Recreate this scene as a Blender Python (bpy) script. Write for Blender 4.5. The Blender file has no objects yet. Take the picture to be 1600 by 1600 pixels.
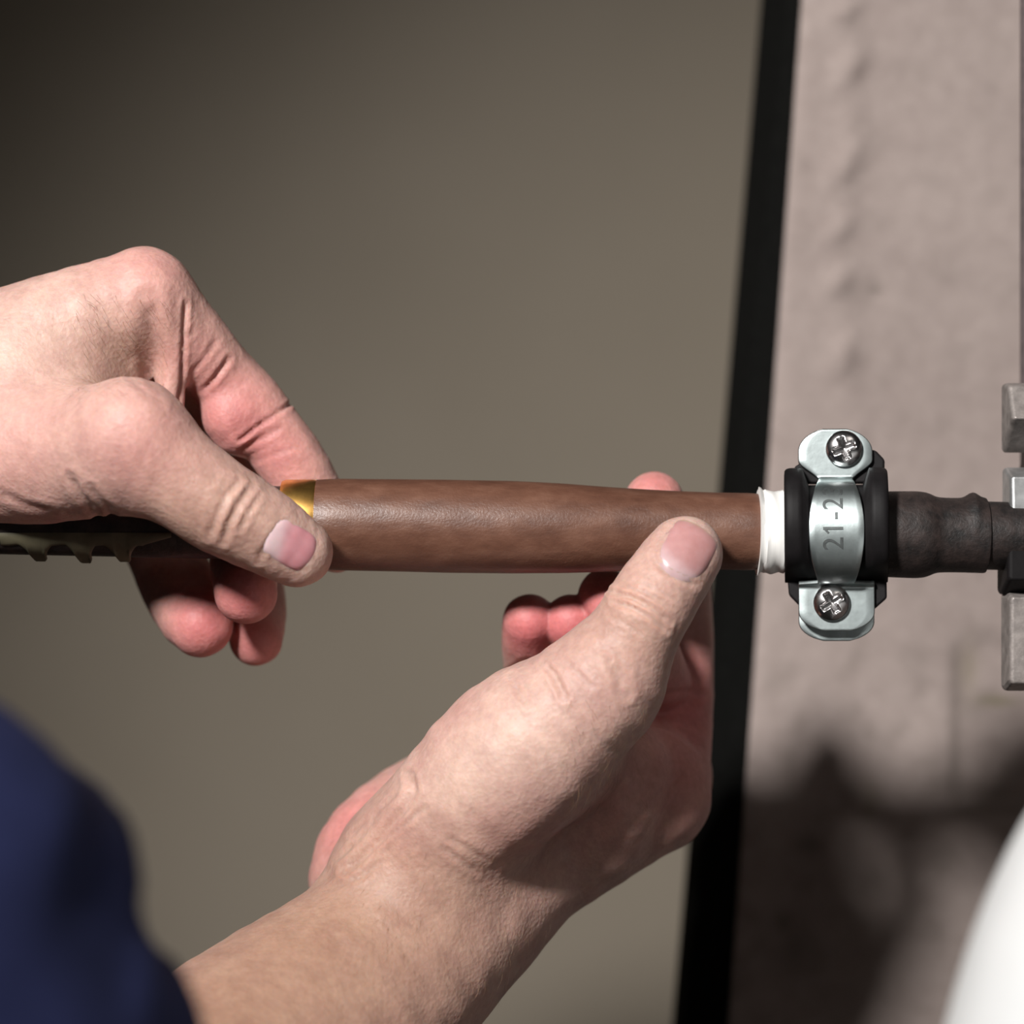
import bpy, bmesh, math, random
import numpy as np
from mathutils import Vector, Matrix

random.seed(7); np.random.seed(7)
S = bpy.context.scene
COL = S.collection

# ------------------------------------------------------------------ camera
DIST = 700.0                 # mm, camera to the pipe's plane
FPX = 4200.0                 # focal length in pixels of the 1600 px frame
cam_d = bpy.data.cameras.new('camera'); cam = bpy.data.objects.new('camera', cam_d); COL.objects.link(cam)
cam.location = (0, -DIST/1000, 0); cam.rotation_euler = (math.pi/2, 0, 0)
cam_d.sensor_width = 36; cam_d.lens = 36*FPX/1600
cam_d.clip_start = 0.02; cam_d.clip_end = 50
cam_d.dof.use_dof = True; cam_d.dof.focus_distance = 0.688; cam_d.dof.aperture_fstop = 6.3
S.camera = cam

# ------------------------------------------------------------------ light, exposure
S.view_settings.view_transform = 'Standard'; S.view_settings.look = 'None'
S.view_settings.gamma = 1; S.view_settings.use_curve_mapping = False
S.view_settings.exposure = 0.0
w = bpy.data.worlds.new('world'); S.world = w; w.use_nodes = True
w.node_tree.nodes['Background'].inputs[0].default_value = (1.0, 0.93, 0.86, 1)
w.node_tree.nodes['Background'].inputs[1].default_value = 0.012

def lamp(name, kind, loc, target, energy, color=(1, 1, 1), **kw):
    d = bpy.data.lights.new(name, kind); d.energy = energy; d.color = color
    for k, v in kw.items(): setattr(d, k, v)
    o = bpy.data.objects.new(name, d); COL.objects.link(o)
    o.location = loc
    o.rotation_euler = (Vector(target)-Vector(loc)).to_track_quat('-Z', 'Y').to_euler()
    return o
lamp('work_lamp', 'SPOT', (-0.46, -1.02, 0.61), (0.06, 0.05, 0.015), 116, (1.0, 0.975, 0.95),
     spot_size=math.radians(48), spot_blend=1.0, shadow_soft_size=0.085)
lamp('fill_light', 'AREA', (0.55, -1.3, 1.1), (0.05, 0.1, 0), 1.5, (1.0, 0.95, 0.88), size=0.5)  # unseen fill light, added to lift the dark sides

# ------------------------------------------------------------------ helpers
def W(px, py, y=0.0):
    """a point of the scene in mm: where a ray through that spot of the frame reaches depth y"""
    k = (DIST+y)/FPX
    return np.array([(px-800)*k, y, (800-py)*k])
def MM(y=0.0): return (DIST+y)/FPX
def link(name, me, parent=None):
    o = bpy.data.objects.new(name, me); COL.objects.link(o)
    if parent is not None: o.parent = parent
    return o
def tag(o, label=None, cat=None, group=None, kind=None):
    if label: o['label'] = label
    if cat: o['category'] = cat
    if group: o['group'] = group
    if kind: o['kind'] = kind
    return o
def empty(name, loc=(0, 0, 0)):
    o = bpy.data.objects.new(name, None); COL.objects.link(o); o.empty_display_size = 0.02
    o.location = loc; return o
def mesh_from(name, verts_mm, faces, mat=None, parent=None, smooth=True, off=None):
    """verts in mm (world); stored in metres, relative to the parent's origin"""
    v = np.asarray(verts_mm, float)/1000.0
    if parent is not None: v = v-np.array(parent.location)
    me = bpy.data.meshes.new(name)
    me.from_pydata(v.tolist(), [], [list(map(int, f)) for f in faces]); me.update()
    if smooth: me.polygons.foreach_set('use_smooth', [True]*len(me.polygons))
    if mat: me.materials.append(mat)
    return link(name, me, parent)
def recalc(o):
    bm = bmesh.new(); bm.from_mesh(o.data); bmesh.ops.recalc_face_normals(bm, faces=bm.faces); bm.to_mesh(o.data); bm.free()

class NT:
    def __init__(s, name):
        s.m = bpy.data.materials.new(name); s.m.use_nodes = True
        s.t = s.m.node_tree; s.b = s.t.nodes['Principled BSDF']
    def n(s, kind, **kw):
        x = s.t.nodes.new(kind)
        for k, v in kw.items():
            if k in x.inputs: x.inputs[k].default_value = v
            else: setattr(x, k, v)
        return x
    def l(s, a, b): s.t.links.new(a, b)
    def noise(s, scale, detail=4, rough=0.55, vec=None, stretch=None):
        tc = s.n('ShaderNodeTexCoord'); src = tc.outputs['Object']
        if stretch:
            mp = s.n('ShaderNodeMapping'); mp.inputs['Scale'].default_value = stretch
            s.l(src, mp.inputs[0]); src = mp.outputs[0]
        x = s.n('ShaderNodeTexNoise'); x.inputs['Scale'].default_value = scale
        x.inputs['Detail'].default_value = detail; x.inputs['Roughness'].default_value = rough
        s.l(src, x.inputs['Vector']); return x.outputs['Fac']
    def ramp(s, fac, stops):
        r = s.n('ShaderNodeValToRGB'); e = r.color_ramp.elements
        while len(e) < len(stops): e.new(0.5)
        for i, (p, c) in enumerate(stops):
            e[i].position = p; e[i].color = (c[0], c[1], c[2], 1)
        s.l(fac, r.inputs[0]); return r.outputs[0]
    def mix(s, fac, a, b, mode='MIX'):
        x = s.n('ShaderNodeMix'); x.data_type = 'RGBA'; x.blend_type = mode
        for v, i in ((fac, 0), (a, 6), (b, 7)):
            if hasattr(v, 'is_linked'): s.l(v, x.inputs[i])
            elif i == 0: x.inputs[0].default_value = v
            else: x.inputs[i].default_value = (v[0], v[1], v[2], 1)
        return x.outputs[2]
    def bump(s, h, strength=0.3, dist=0.001, prev=None):
        x = s.n('ShaderNodeBump'); x.inputs['Strength'].default_value = strength; x.inputs['Distance'].default_value = dist
        s.l(h, x.inputs['Height'])
        if prev is not None: s.l(prev, x.inputs['Normal'])
        return x.outputs[0]
    def out(s, base=None, rough=None, normal=None, metal=0.0, spec=None):
        for v, k in ((base, 'Base Color'), (rough, 'Roughness')):
            if v is None: continue
            if hasattr(v, 'is_linked'): s.l(v, s.b.inputs[k])
            elif isinstance(v, tuple): s.b.inputs[k].default_value = (*v, 1)
            else: s.b.inputs[k].default_value = v
        if normal is not None: s.l(normal, s.b.inputs['Normal'])
        s.b.inputs['Metallic'].default_value = metal
        if spec is not None: s.b.inputs['Specular IOR Level'].default_value = spec
        return s.m

def mat_plaster():
    t = NT('plaster')
    big = t.noise(14, 5, 0.6); fine = t.noise(160, 6, 0.7); grain = t.noise(1100, 2, 0.6)
    c = t.ramp(big, [(0.3, (0.275, 0.222, 0.203)), (0.62, (0.355, 0.292, 0.268))])
    c2 = t.mix(0.35, c, t.ramp(fine, [(0.3, (0.23, 0.185, 0.17)), (0.7, (0.40, 0.335, 0.31))]))
    a = t.n('ShaderNodeAttribute'); a.attribute_name = 'stain_shade'
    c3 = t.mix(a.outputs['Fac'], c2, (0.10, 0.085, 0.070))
    a2 = t.n('ShaderNodeAttribute'); a2.attribute_name = 'moss'
    c4 = t.mix(a2.outputs['Fac'], c3, (0.14, 0.125, 0.055))
    nb = t.bump(fine, 0.35, 0.0012); nb = t.bump(grain, 0.25, 0.0003, nb)
    return t.out(c4, 0.85, nb, spec=0.2)
def mat_panel():
    t = NT('painted_panel')
    big = t.noise(5, 3, 0.5); grain = t.noise(700, 3, 0.6)
    c = t.ramp(big, [(0.3, (0.265, 0.225, 0.175)), (0.7, (0.31, 0.265, 0.21))])
    c = t.mix(0.25, c, t.ramp(grain, [(0.3, (0.19, 0.165, 0.13)), (0.7, (0.33, 0.285, 0.225))]))
    return t.out(c, 0.75, t.bump(grain, 0.2, 0.0004), spec=0.25)
def mat_plain(name, col, rough=0.5, metal=0.0, nscale=300, var=0.25, bump=0.15, dist=0.0003, stretch=None, spec=None):
    t = NT(name); f = t.noise(nscale, 5, 0.6, stretch=stretch)
    c = t.ramp(f, [(0.3, tuple(x*(1-var) for x in col)), (0.7, tuple(min(1, x*(1+var)) for x in col))])
    return t.out(c, rough, t.bump(f, bump, dist), metal, spec)
def mat_brown():
    t = NT('brown_pipe_covering')
    f = t.noise(240, 6, 0.65, stretch=(0.45, 1, 1)); b = t.noise(60, 4, 0.6); g = t.noise(1500, 2, 0.6)
    c = t.ramp(f, [(0.25, (0.065, 0.026, 0.016)), (0.5, (0.12, 0.052, 0.032)), (0.78, (0.20, 0.102, 0.068))])
    c = t.mix(0.4, c, t.ramp(b, [(0.3, (0.065, 0.026, 0.016)), (0.7, (0.16, 0.076, 0.049))]))
    nb = t.bump(f, 0.35, 0.0006); nb = t.bump(g, 0.3, 0.00025, nb)
    return t.out(c, 0.42, nb, spec=0.5)
def mat_iron(name='dark_iron', lo=(0.006, 0.005, 0.005), hi=(0.040, 0.027, 0.024), rough=0.55):
    t = NT(name); f = t.noise(190, 6, 0.7); g = t.noise(800, 3, 0.6)
    c = t.ramp(f, [(0.35, lo), (0.72, hi)])
    nb = t.bump(f, 0.5, 0.0008); nb = t.bump(g, 0.4, 0.0003, nb)
    return t.out(c, rough, nb, spec=0.4)
def mat_skin():
    t = NT('skin')
    a = t.n('ShaderNodeAttribute'); a.attribute_name = 'skin_tone'
    mott = t.noise(95, 4, 0.6); cell = t.n('ShaderNodeTexVoronoi'); cell.inputs['Scale'].default_value = 900
    tc = t.n('ShaderNodeTexCoord'); t.l(tc.outputs['Object'], cell.inputs['Vector'])
    fine = t.noise(520, 4, 0.65)
    m = t.ramp(mott, [(0.3, (0.86, 0.80, 0.80)), (0.7, (1.08, 1.08, 1.06))])
    c = t.mix(1.0, a.outputs['Color'], m, 'MULTIPLY')
    m2 = t.ramp(fine, [(0.3, (0.88, 0.85, 0.84)), (0.7, (1.06, 1.06, 1.06))])
    c = t.mix(1.0, c, m2, 'MULTIPLY')
    nb = t.bump(cell.outputs['Distance'], 0.28, 0.0003); nb = t.bump(fine, 0.40, 0.0005, nb)
    b = t.b
    b.inputs['Subsurface Weight'].default_value = 0.55
    b.inputs['Subsurface Radius'].default_value = (1.0, 0.32, 0.16)
    b.inputs['Subsurface Scale'].default_value = 0.0022
    return t.out(c, 0.52, nb, spec=0.38)
def mat_nail():
    t = NT('fingernail')
    a = t.n('ShaderNodeAttribute'); a.attribute_name = 'nail_tone'
    f = t.noise(300, 3, 0.5)
    c = t.mix(0.25, a.outputs['Color'], t.ramp(f, [(0.3, (0.45, 0.2, 0.2)), (0.7, (0.7, 0.42, 0.42))]))
    t.b.inputs['Subsurface Weight'].default_value = 0.3
    t.b.inputs['Subsurface Radius'].default_value = (1.0, 0.35, 0.2); t.b.inputs['Subsurface Scale'].default_value = 0.001
    return t.out(c, 0.33, t.bump(f, 0.06, 0.0002), spec=0.45)
def mat_fabric():
    t = NT('navy_fabric'); f = t.noise(45, 4, 0.6); g = t.noise(1400, 2, 0.5)
    c = t.ramp(f, [(0.3, (0.008, 0.0105, 0.036)), (0.7, (0.015, 0.019, 0.062))])
    return t.out(c, 0.9, t.bump(g, 0.4, 0.0004), spec=0.15)
M = dict(plaster=mat_plaster(), panel=mat_panel(), brown=mat_brown(), iron=mat_iron(), skin=mat_skin(), nail=mat_nail(), navy=mat_fabric(),
    black=mat_plain('black_paint', (0.006, 0.006, 0.0055), 0.8, spec=0.08), rubber=mat_plain('black_rubber', (0.007, 0.006, 0.0065), 0.6, spec=0.2),
    zinc=mat_plain('zinc_plate', (0.47, 0.53, 0.53), 0.36, 1.0, 260, 0.14, 0.12, 0.0003), screw=mat_plain('screw_steel', (0.62, 0.60, 0.60), 0.2, 1.0, 600, 0.12, 0.05),
    mark=mat_plain('stamped_mark', (0.10, 0.11, 0.11), 0.5, 0.7), tape=mat_plain('white_thread_tape', (0.88, 0.87, 0.84), 0.5, 0, 120, 0.1, 0.4, 0.0006, (1, 0.2, 0.2)),
    brass=mat_plain('brass', (0.85, 0.46, 0.13), 0.34, 1.0, 200, 0.3), paint=mat_plain('olive_paint', (0.085, 0.075, 0.045), 0.6, 0, 90, 0.35),
    white=mat_plain('white_enamel', (0.86, 0.88, 0.88), 0.35, 0, 60, 0.03, 0.05), steel=mat_plain('dull_steel', (0.27, 0.24, 0.225), 0.5, 0.35, 250, 0.35, 0.4, 0.0006),
    bright=mat_plain('bright_steel', (0.55, 0.56, 0.56), 0.35, 0.8, 250, 0.25, 0.2), hair=mat_plain('light_brown_hair', (0.24, 0.145, 0.08), 0.5), board=mat_plain('mauve_board', (0.085, 0.062, 0.062), 0.7))

# ------------------------------------------------------------------ the setting
def fbm(x, z, seed, octs=4, base=0.05):
    rs = np.random.RandomState(seed); out = np.zeros_like(x); amp = 1.0; f = base
    for o in range(octs):
        for _ in range(4):
            a = rs.rand()*math.tau; p = rs.rand()*math.tau; g = f*(0.7+0.6*rs.rand())
            out += amp*0.35*np.sin((x*math.cos(a)+z*math.sin(a))*g*math.tau+p)
        amp *= 0.55; f *= 1.9
    return out
def grid_faces(nu, nv):
    i, j = np.meshgrid(np.arange(nu-1), np.arange(nv-1), indexing='ij')
    a = (i*nv+j).ravel(); return np.stack([a, a+nv, a+nv+1, a+1], 1)
def set_attr(o, name, vals):
    at = o.data.attributes.new(name, 'FLOAT', 'POINT'); at.data.foreach_set('value', np.asarray(vals, np.float32).ravel())
def gauss(x, z, cx, cz, sx, sz): return np.exp(-((x-cx)/sx)**2-((z-cz)/sz)**2)

WALLY = 150.0
def edge_x(py): return 1253-(1253-1139)*py/1600.0     # the plaster pier's near corner leans a little
def build_wall_right():
    nu, nv = 240, 260
    py = np.linspace(-900, 2500, nv); u = np.linspace(0, 1, nu)
    U, PY = np.meshgrid(u, py, indexing='ij')
    PX = edge_x(PY)+U**1.6*(4600-1200)
    k = MM(WALLY); X = (PX-800)*k; Z = (800-PY)*k
    d = 0.25*fbm(X, Z, 3, 4, 0.015)+0.08*fbm(X, Z, 5, 3, 0.10)
    # hardened run of plaster down the pier, in lumps
    line = 1318+10*np.sin(PY/90.0)
    run = np.exp(-((PX-line)/26)**2)*np.clip((720-PY)/120, 0, 1)*np.clip((PY+300)/150, 0, 1)
    d += run*(0.9+1.9*np.maximum(0, np.sin(PY/17.0+1.3*np.sin(PY/61.0)+PX/30.0)))
    # shallow rectangular block let into the plaster
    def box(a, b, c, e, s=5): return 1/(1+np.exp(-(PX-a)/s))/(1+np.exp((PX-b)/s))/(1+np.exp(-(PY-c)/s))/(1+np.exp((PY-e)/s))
    d += -1.6*box(1492, 1640, 1000, 1262)
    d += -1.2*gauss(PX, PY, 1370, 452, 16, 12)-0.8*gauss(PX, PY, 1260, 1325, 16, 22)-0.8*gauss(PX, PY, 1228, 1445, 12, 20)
    Y = WALLY-d; edge = np.exp(-U**1.6*3400/7.0); Y = Y+edge*1.5
    n = fbm(X, Z, 11, 5, 0.03)
    stain_shade = 0.16*np.clip((PY-1290+0.12*(1500-PX)+40*n)/140, 0, 1)*np.clip((PX-1225+25*n)/70, 0, 1)  # soft darkening towards the lower right of the pier
    stain_shade = np.maximum(stain_shade, 0.55*gauss(PX, PY, 1262, 1320, 26, 18)); stain_shade = np.maximum(stain_shade, 0.6*gauss(PX, PY, 1225, 1442, 14, 18))
    stain_shade = np.maximum(stain_shade, 0.4*gauss(PX, PY, 1245, 1480, 35, 50)); stain_shade = np.maximum(stain_shade, 0.45*gauss(PX, PY, 1368, 452, 14, 10))
    stain_shade = np.maximum(stain_shade, 0.5*box(1487, 1500, 1010, 1270, 4)); stain_shade = np.maximum(stain_shade, 0.55*box(1490, 1640, 1255, 1270, 4))  # shadowed left and bottom edges of the block, painted into the colour
    stain_shade = np.maximum(stain_shade, 0.28*gauss(PX, PY, 1360, 1150, 14, 10)+0.3*gauss(PX, PY, 1545, 1245, 60, 30))
    stain_shade = np.maximum(stain_shade, 0.32*np.clip(fbm(X, Z, 23, 5, 0.04)-0.25, 0, 1)*(0.35+0.65*np.clip((PY-850)/250, 0, 1))); 
    moss = np.maximum(0.6*gauss(PX, PY, 1560, 1095, 32, 8), 0.35*gauss(PX, PY, 1515, 1045, 14, 40)); moss = np.maximum(moss, 0.3*gauss(PX, PY, 1360, 1250, 14, 28))
    V = np.stack([X, Y, Z], -1).reshape(-1, 3)
    F = grid_faces(nu, nv).tolist()
    # the pier's thickness: back edge strips
    o = mesh_from('wall_right', V, F, M['plaster']); recalc(o)
    set_attr(o, 'stain_shade', np.clip(stain_shade, 0, 1)); set_attr(o, 'moss', np.clip(moss, 0, 1))
    tag(o, kind='structure', label='rough pale plaster pier with stains and a lumpy run behind the clamp'); return o
build_wall_right()
def slab(name, quad_front, back, mat, label=None):
    """four front corners (mm), pushed back to depth 'back'"""
    v = [np.array(p, float) for p in quad_front]; bk = [p+np.array([0, back, 0]) for p in v]
    V = v+bk; F = [(0, 1, 2, 3), (7, 6, 5, 4)]+[(i, i+4, (i+1) % 4+4, (i+1) % 4) for i in range(4)]
    o = mesh_from(name, V, F, mat, smooth=False); recalc(o)
    return tag(o, label=label, kind='structure')
# black post between the two walls: its face turns away to the left
def left_x(py): return 1190-(1190-1051)*py/1600.0
slab('trim_1', [W(edge_x(-900)+6, -900, 153), W(edge_x(2500)+6, 2500, 153), W(left_x(2500), 2500, 195), W(left_x(-900), -900, 195)], 3, M['black'],
     'black painted upright strip between the plaster pier and the olive panel')
nu, nv = 60, 60
gx = np.linspace(-1100, 700, nu); gz = np.linspace(-1000, 1000, nv); GX, GZ = np.meshgrid(gx, gz, indexing='ij')
GY = 700+0.8*fbm(GX, GZ, 31, 3, 0.004)
wl = mesh_from('wall_left', np.stack([GX, GY, GZ], -1).reshape(-1, 3), grid_faces(nu, nv).tolist(), M['panel'])
tag(wl, kind='structure', label='smooth olive brown painted panel far behind the hands'); recalc(wl)
slab('trim_2', [W(1596, -700, 44), W(1596, 722, 44), W(2100, 722, 44), W(2100, -700, 44)], 2, M['board'], 'dark mauve board edge at the right of the frame')

# ------------------------------------------------------------------ the pipe
AX0 = W(-600, 799, 0); AX1 = W(1800, 842, 0)
AXD = (AX1-AX0)/np.linalg.norm(AX1-AX0)
AXE1 = np.array([0, -1.0, 0]); AXE2 = np.cross(AXD, AXE1); AXE2 *= np.sign(AXE2[2])   # e1 to the camera, e2 up
def ax(px):
    t = (px+600)/2400.0; return AX0+(AX1-AX0)*t
MP = MM(0)
def lathe(name, prof, mat, parent, seg=72, wob=0.0, seed=1, bumpf=None, caps=True, smooth=True):
    """prof: (px along the pipe, radius px)"""
    V, F = [], []; rs = np.random.RandomState(seed); ph = rs.rand(6)*math.tau
    for i, (px, r) in enumerate(prof):
        c = ax(px)
        for j in range(seg):
            a = math.tau*j/seg; rr = r*(1+wob*(math.sin(2*a+px/90+ph[0])+math.sin(3*a-px/60+ph[1])+0.6*math.sin(px/33+5*a+ph[2])))
            if bumpf: rr += bumpf(px, a)
            V.append(c+MP*rr*(math.cos(a)*AXE1+math.sin(a)*AXE2))
    n = len(prof)
    for i in range(n-1):
        for j in range(seg):
            a, b = i*seg+j, i*seg+(j+1) % seg; F.append((a, b, b+seg, a+seg))
    if caps: F.append(tuple(range(seg))[::-1]); F.append(tuple(range((n-1)*seg, n*seg)))
    o = mesh_from(name, V, F, mat, parent, smooth); recalc(o)
    if smooth: o.data.set_sharp_from_angle(angle=math.radians(40))
    return o
def interp_prof(pts, step=6):
    xs = np.array([p[0] for p in pts], float); rs_ = np.array([p[1] for p in pts], float)
    n = max(2, int((xs[-1]-xs[0])/step)); x = np.linspace(xs[0], xs[-1], n)
    # smooth (monotone-ish) interpolation
    r = np.interp(x, xs, rs_)
    k = np.ones(5)/5; rp = np.pad(r, 2, mode='edge'); r = np.convolve(rp, k, 'valid')
    return list(zip(x, r))
pipe = tag(empty('pipe', tuple(ax(500)/1000)), 'long horizontal pipe with a bulging brown middle gripped by both hands', 'pipe')
lathe('pipe_end', interp_prof([(-600, 56), (340, 57), (440, 58)], 20), M['iron'], pipe, wob=0.004)
lathe('brass_ring', [(438, 58), (440, 66), (446, 68.5), (488, 69.5), (494, 68), (496, 60)], M['brass'], pipe)
SLV = [(492, 62), (494, 68.5), (500, 70), (530, 71.5), (600, 72), (700, 73), (800, 72.5), (880, 70), (950, 66), (1010, 63), (1060, 61), (1120, 60), (1180, 60.5), (1190, 58)]
lathe('covering', [SLV[0], SLV[1]]+interp_prof(SLV[1:], 6), M['brown'], pipe, 96, wob=0.0035, seed=4)
rs = np.random.RandomState(5)
tp = [(1183, 57)]
for i in range(13):
    x = 1184+i*3.4; tp.append((x, 63.5+rs.rand()*2.0+(3.5 if i == 0 else 0)))
tp.append((1230, 57))
lathe('thread_tape', tp, M['tape'], pipe, 72, bumpf=lambda px, a: 1.3*math.sin(a*3+px*0.25)+(4 if (px < 1190 and 0.7 < a < 1.6) else 0))
lathe('pipe_end', [(1226, 57), (1300, 58), (1380, 64)], M['iron'], pipe)
def cpl_bump(px, a): return 8.5*math.exp(-((px-1519)/11.0)**2)*max(0.0, math.sin(a))**1.5
lathe('coupling', [(1372, 60), (1374, 66)]+interp_prof([(1378, 67), (1432, 68), (1448, 66), (1462, 59), (1480, 58), (1500, 58), (1537, 58.5)], 3)+[(1539, 58), (1541, 53), (1566, 53), (1700, 53)],
      M['iron'], pipe, 80, wob=0.006, seed=9, bumpf=cpl_bump)
# paint runs on the bare pipe
def drips():
    xs = np.linspace(10, 275, 150); V, F = [], []
    def bottom(x):
        b = 851+1.5*math.sin(x/11)
        for cx, wd, lo in ((64, 17, 876), (134, 15, 881), (196, 17, 876), (16, 10, 852)):
            b = max(b, 851+(lo-851)*max(0.0, 1-max(0.0, abs(x-cx)-wd*0.45)/(wd*1.25))**1.7)
        if x > 232: b = 851-12*(x-232)/43
        return b
    for x in xs:
        c = ax(x); cy = 800-(c[2]/MP); r = 57.6
        ta, tb = 832-cy, min(bottom(x)-cy, 80)
        a0 = -math.asin(max(-1, min(1, ta/r))); a1 = -math.asin(min(1, tb/r)) if tb < r else -math.pi/2-0.04*(tb-r)
        for j in range(9):
            f = j/8; a = a0+(a1-a0)*f; rr = r+2.2*math.sin(math.pi*min(1, f*1.02))**0.5+(1.5 if f > 0.6 and tb > 55 else 0)+(max(0, tb-r)*0.9 if f > 0.85 else 0)
            V.append(c+MP*rr*(math.cos(a)*AXE1+math.sin(a)*AXE2))
    o = mesh_from('paint_run', V, grid_faces(len(xs), 9).tolist(), M['paint'], pipe); recalc(o); o['label'] = 'dried olive paint drips'
drips()

# ------------------------------------------------------------------ the clamp
def build_clamp():
    ctr = ax(1306); root = tag(empty('pipe_clamp', tuple(ctr/1000)), 'two-screw zinc pipe clamp with black rubber lining stamped 21-23', 'clamp')
    tilt = math.radians(4); yaw = math.radians(6)
    R = np.array(Matrix.Rotation(-tilt, 3, 'X') @ Matrix.Rotation(-yaw, 3, 'Z'))
    def T(v): return (np.asarray(v) @ R.T)+ctr     # local mm: x along the pipe, y depth, z up
    # front strap: flat lower ear, arched band, flat upper ear
    def strap(sgn, name, mat, R0=13.3, ear=-2.0):
        path = []                                  # (y, z, half width left, half width right)
        zl, zu = (-25.5, 27.0) if sgn > 0 else (-28.0, 27.5)
        for f in np.linspace(0, 1, 22):            # lower ear, round end
            z = zl+(-13.0-zl)*f; e = zl+13.0
            q = min(1.0, (z-zl)/5.0); hw = 9.8*math.sqrt(max(0.02, 1-(1-q)**2*0.88))
            path.append((ear, z, hw))
        a0 = math.asin(13.0/13.35)
        for a in np.linspace(-a0, a0, 40):
            z = 13.2*math.sin(a); y = ear-(R0-2.0)*(max(0, math.cos(a))**0.75)
            t = z/13.2; hw = 7.1-2.6*abs(t)**2.2
            path.append((y, z, hw))
        for f in np.linspace(0, 1, 26):
            z = 13.4+(zu-13.4)*f
            s = min(1, (z-13.4)/5.5); q = min(1.0, (zu-z)/6.0)
            hw = (4.4+5.2*s*s*(3-2*s)); hw = min(hw, 9.6*math.sqrt(max(0.02, 1-(1-q)**2*0.9)))
            path.append((ear, z, hw))
        path = np.array(path); P = path.copy()
        for _ in range(2): P[1:-1, 0] = (P[:-2, 0]+2*P[1:-1, 0]+P[2:, 0])/4
        nw = 9; V = []
        for (y, z, hw) in P:
            for u in np.linspace(-1, 1, nw): V.append(T((u*hw, sgn*y if sgn < 0 else y, z)))
        o = mesh_from(name, V, grid_faces(len(P), nw).tolist(), mat, root); recalc(o)
        md = o.modifiers.new('thick', 'SOLIDIFY'); md.thickness = 0.0011; md.offset = 0
        bv = o.modifiers.new('edge', 'BEVEL'); bv.width = 0.00025; bv.segments = 2; bv.limit_method = 'ANGLE'
        return P
    P = strap(1, 'front_strap', M['zinc'])
    P2 = strap(-1, 'rear_strap', M['zinc'])
    # rubber lining: a thick ring with rolled lips, and flat tongues between the ears
    prof = []
    for a in np.linspace(0, math.tau, 40, endpoint=False):
        ca, sa = math.cos(a), math.sin(a)
        x = 13.3*np.sign(ca)*abs(ca)**0.55; r = 13.7+3.0*np.sign(sa)*abs(sa)**0.6
        r += 1.0*max(0, abs(x)-9)/4*(1 if sa > 0 else 0)
        if abs(x) < 7.5 and sa > 0: r = min(r, 12.6)
        prof.append((x, r))
    V = []; seg = 80
    for j in range(seg):
        th = math.tau*j/seg
        for (x, r) in prof:
            low = max(0.0, -math.sin(th)-0.55)/0.45; rr = r if r < 12.7 else 12.7+(r-12.7)*(1-0.95*low*low*(3-2*low))
            V.append(T((x, -rr*math.cos(th), rr*math.sin(th)+(2.8*max(0.0, math.cos(th)) if r > 12.7 else 0.0))))
    F = []; m = len(prof)
    for j in range(seg):
        for i in range(m): F.append((j*m+i, j*m+(i+1) % m, ((j+1) % seg)*m+(i+1) % m, ((j+1) % seg)*m+i))
    o = mesh_from('rubber_lining', V, F, M['rubber'], root); recalc(o)
    for s, z0, z1 in ((1, 12, 20.5), (-1, -22.5, -12)):
        V = []
        for (x, z) in [(-12.2*0.9, z0), (12.2, z0), (12.2 if s > 0 else 11.5, z1 if s > 0 else z1), (-7 if s > 0 else -9, z1)]:
            pass
        pts = [(-11.5, 13), (12.6, 13), (12.8, 19), (10.5, 21.5), (4, 22.5), (-6, 20), (-10.5, 17.5)] if s > 0 else [(-12.6, -12), (13.0, -12), (13.0, -17), (9, -20.5), (-8, -20.5), (-12.3, -16)]
        n = len(pts); V = [T((x, -1.0, z)) for x, z in pts]+[T((x, 3.4, z)) for x, z in pts]
        F = [tuple(range(n)), tuple(range(n, 2*n))[::-1]]+[(i, (i+1) % n, (i+1) % n+n, i+n) for i in range(n)]
        q = mesh_from('rubber_tongue', V, F, M['rubber'], root, smooth=False); recalc(q)
        bv = q.modifiers.new('edge', 'BEVEL'); bv.width = 0.0006; bv.segments = 3
    # screws: domed heads with a cross recess
    for (x, z, rot) in ((2.2, 21.8, 0.35), (-1.3, -18.2, 0.55)):
        V, F = [], []; nr, ns = 22, 64; rad = 4.7
        cr, sr = math.cos(rot), math.sin(rot)
        for i in range(nr):
            r = rad*i/(nr-1)
            for j in range(ns):
                a = math.tau*j/ns; u, v = r*math.cos(a), r*math.sin(a); uu, vv = u*cr+v*sr, -u*sr+v*cr
                h = 2.3*math.sqrt(max(0, 1-(r/(rad*1.06))**2))
                arm = max(min(1, max(0, (0.95-abs(uu))/0.3))*(1 if abs(vv) < 2.9 else 0), min(1, max(0, (0.95-abs(vv))/0.3))*(1 if abs(uu) < 2.9 else 0))
                h -= 1.5*arm*max(0.0, 1-r/3.6)**0.4
                V.append(T((x+u, -2.9-h, z+v)))
        for i in range(nr-1):
            for j in range(ns): a, b = i*ns+j, i*ns+(j+1) % ns; F.append((a, b, b+ns, a+ns))
        b0 = (nr-1)*ns; base = len(V)
        for j in range(ns):
            a = math.tau*j/ns; V.append(T((x+rad*math.cos(a), -2.3, z+rad*math.sin(a))))
        for j in range(ns): F.append((b0+j, b0+(j+1) % ns, base+(j+1) % ns, base+j))
        sc = mesh_from('screw', V, F, M['screw'], root); recalc(sc)
        V, F = [], []
        for y in (-3.0, 6.5):
            for j in range(20): a = math.tau*j/20; V.append(T((x+1.9*math.cos(a), y, z+1.9*math.sin(a))))
        F = [(j, (j+1) % 20, (j+1) % 20+20, j+20) for j in range(20)]+[tuple(range(20)), tuple(range(20, 40))]
        mesh_from('screw_shank', V, F, M['screw'], sc).location = (0, 0, 0)
        bpy.data.objects['screw_shank' if 'screw_shank.001' not in bpy.data.objects else 'screw_shank.001']
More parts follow.
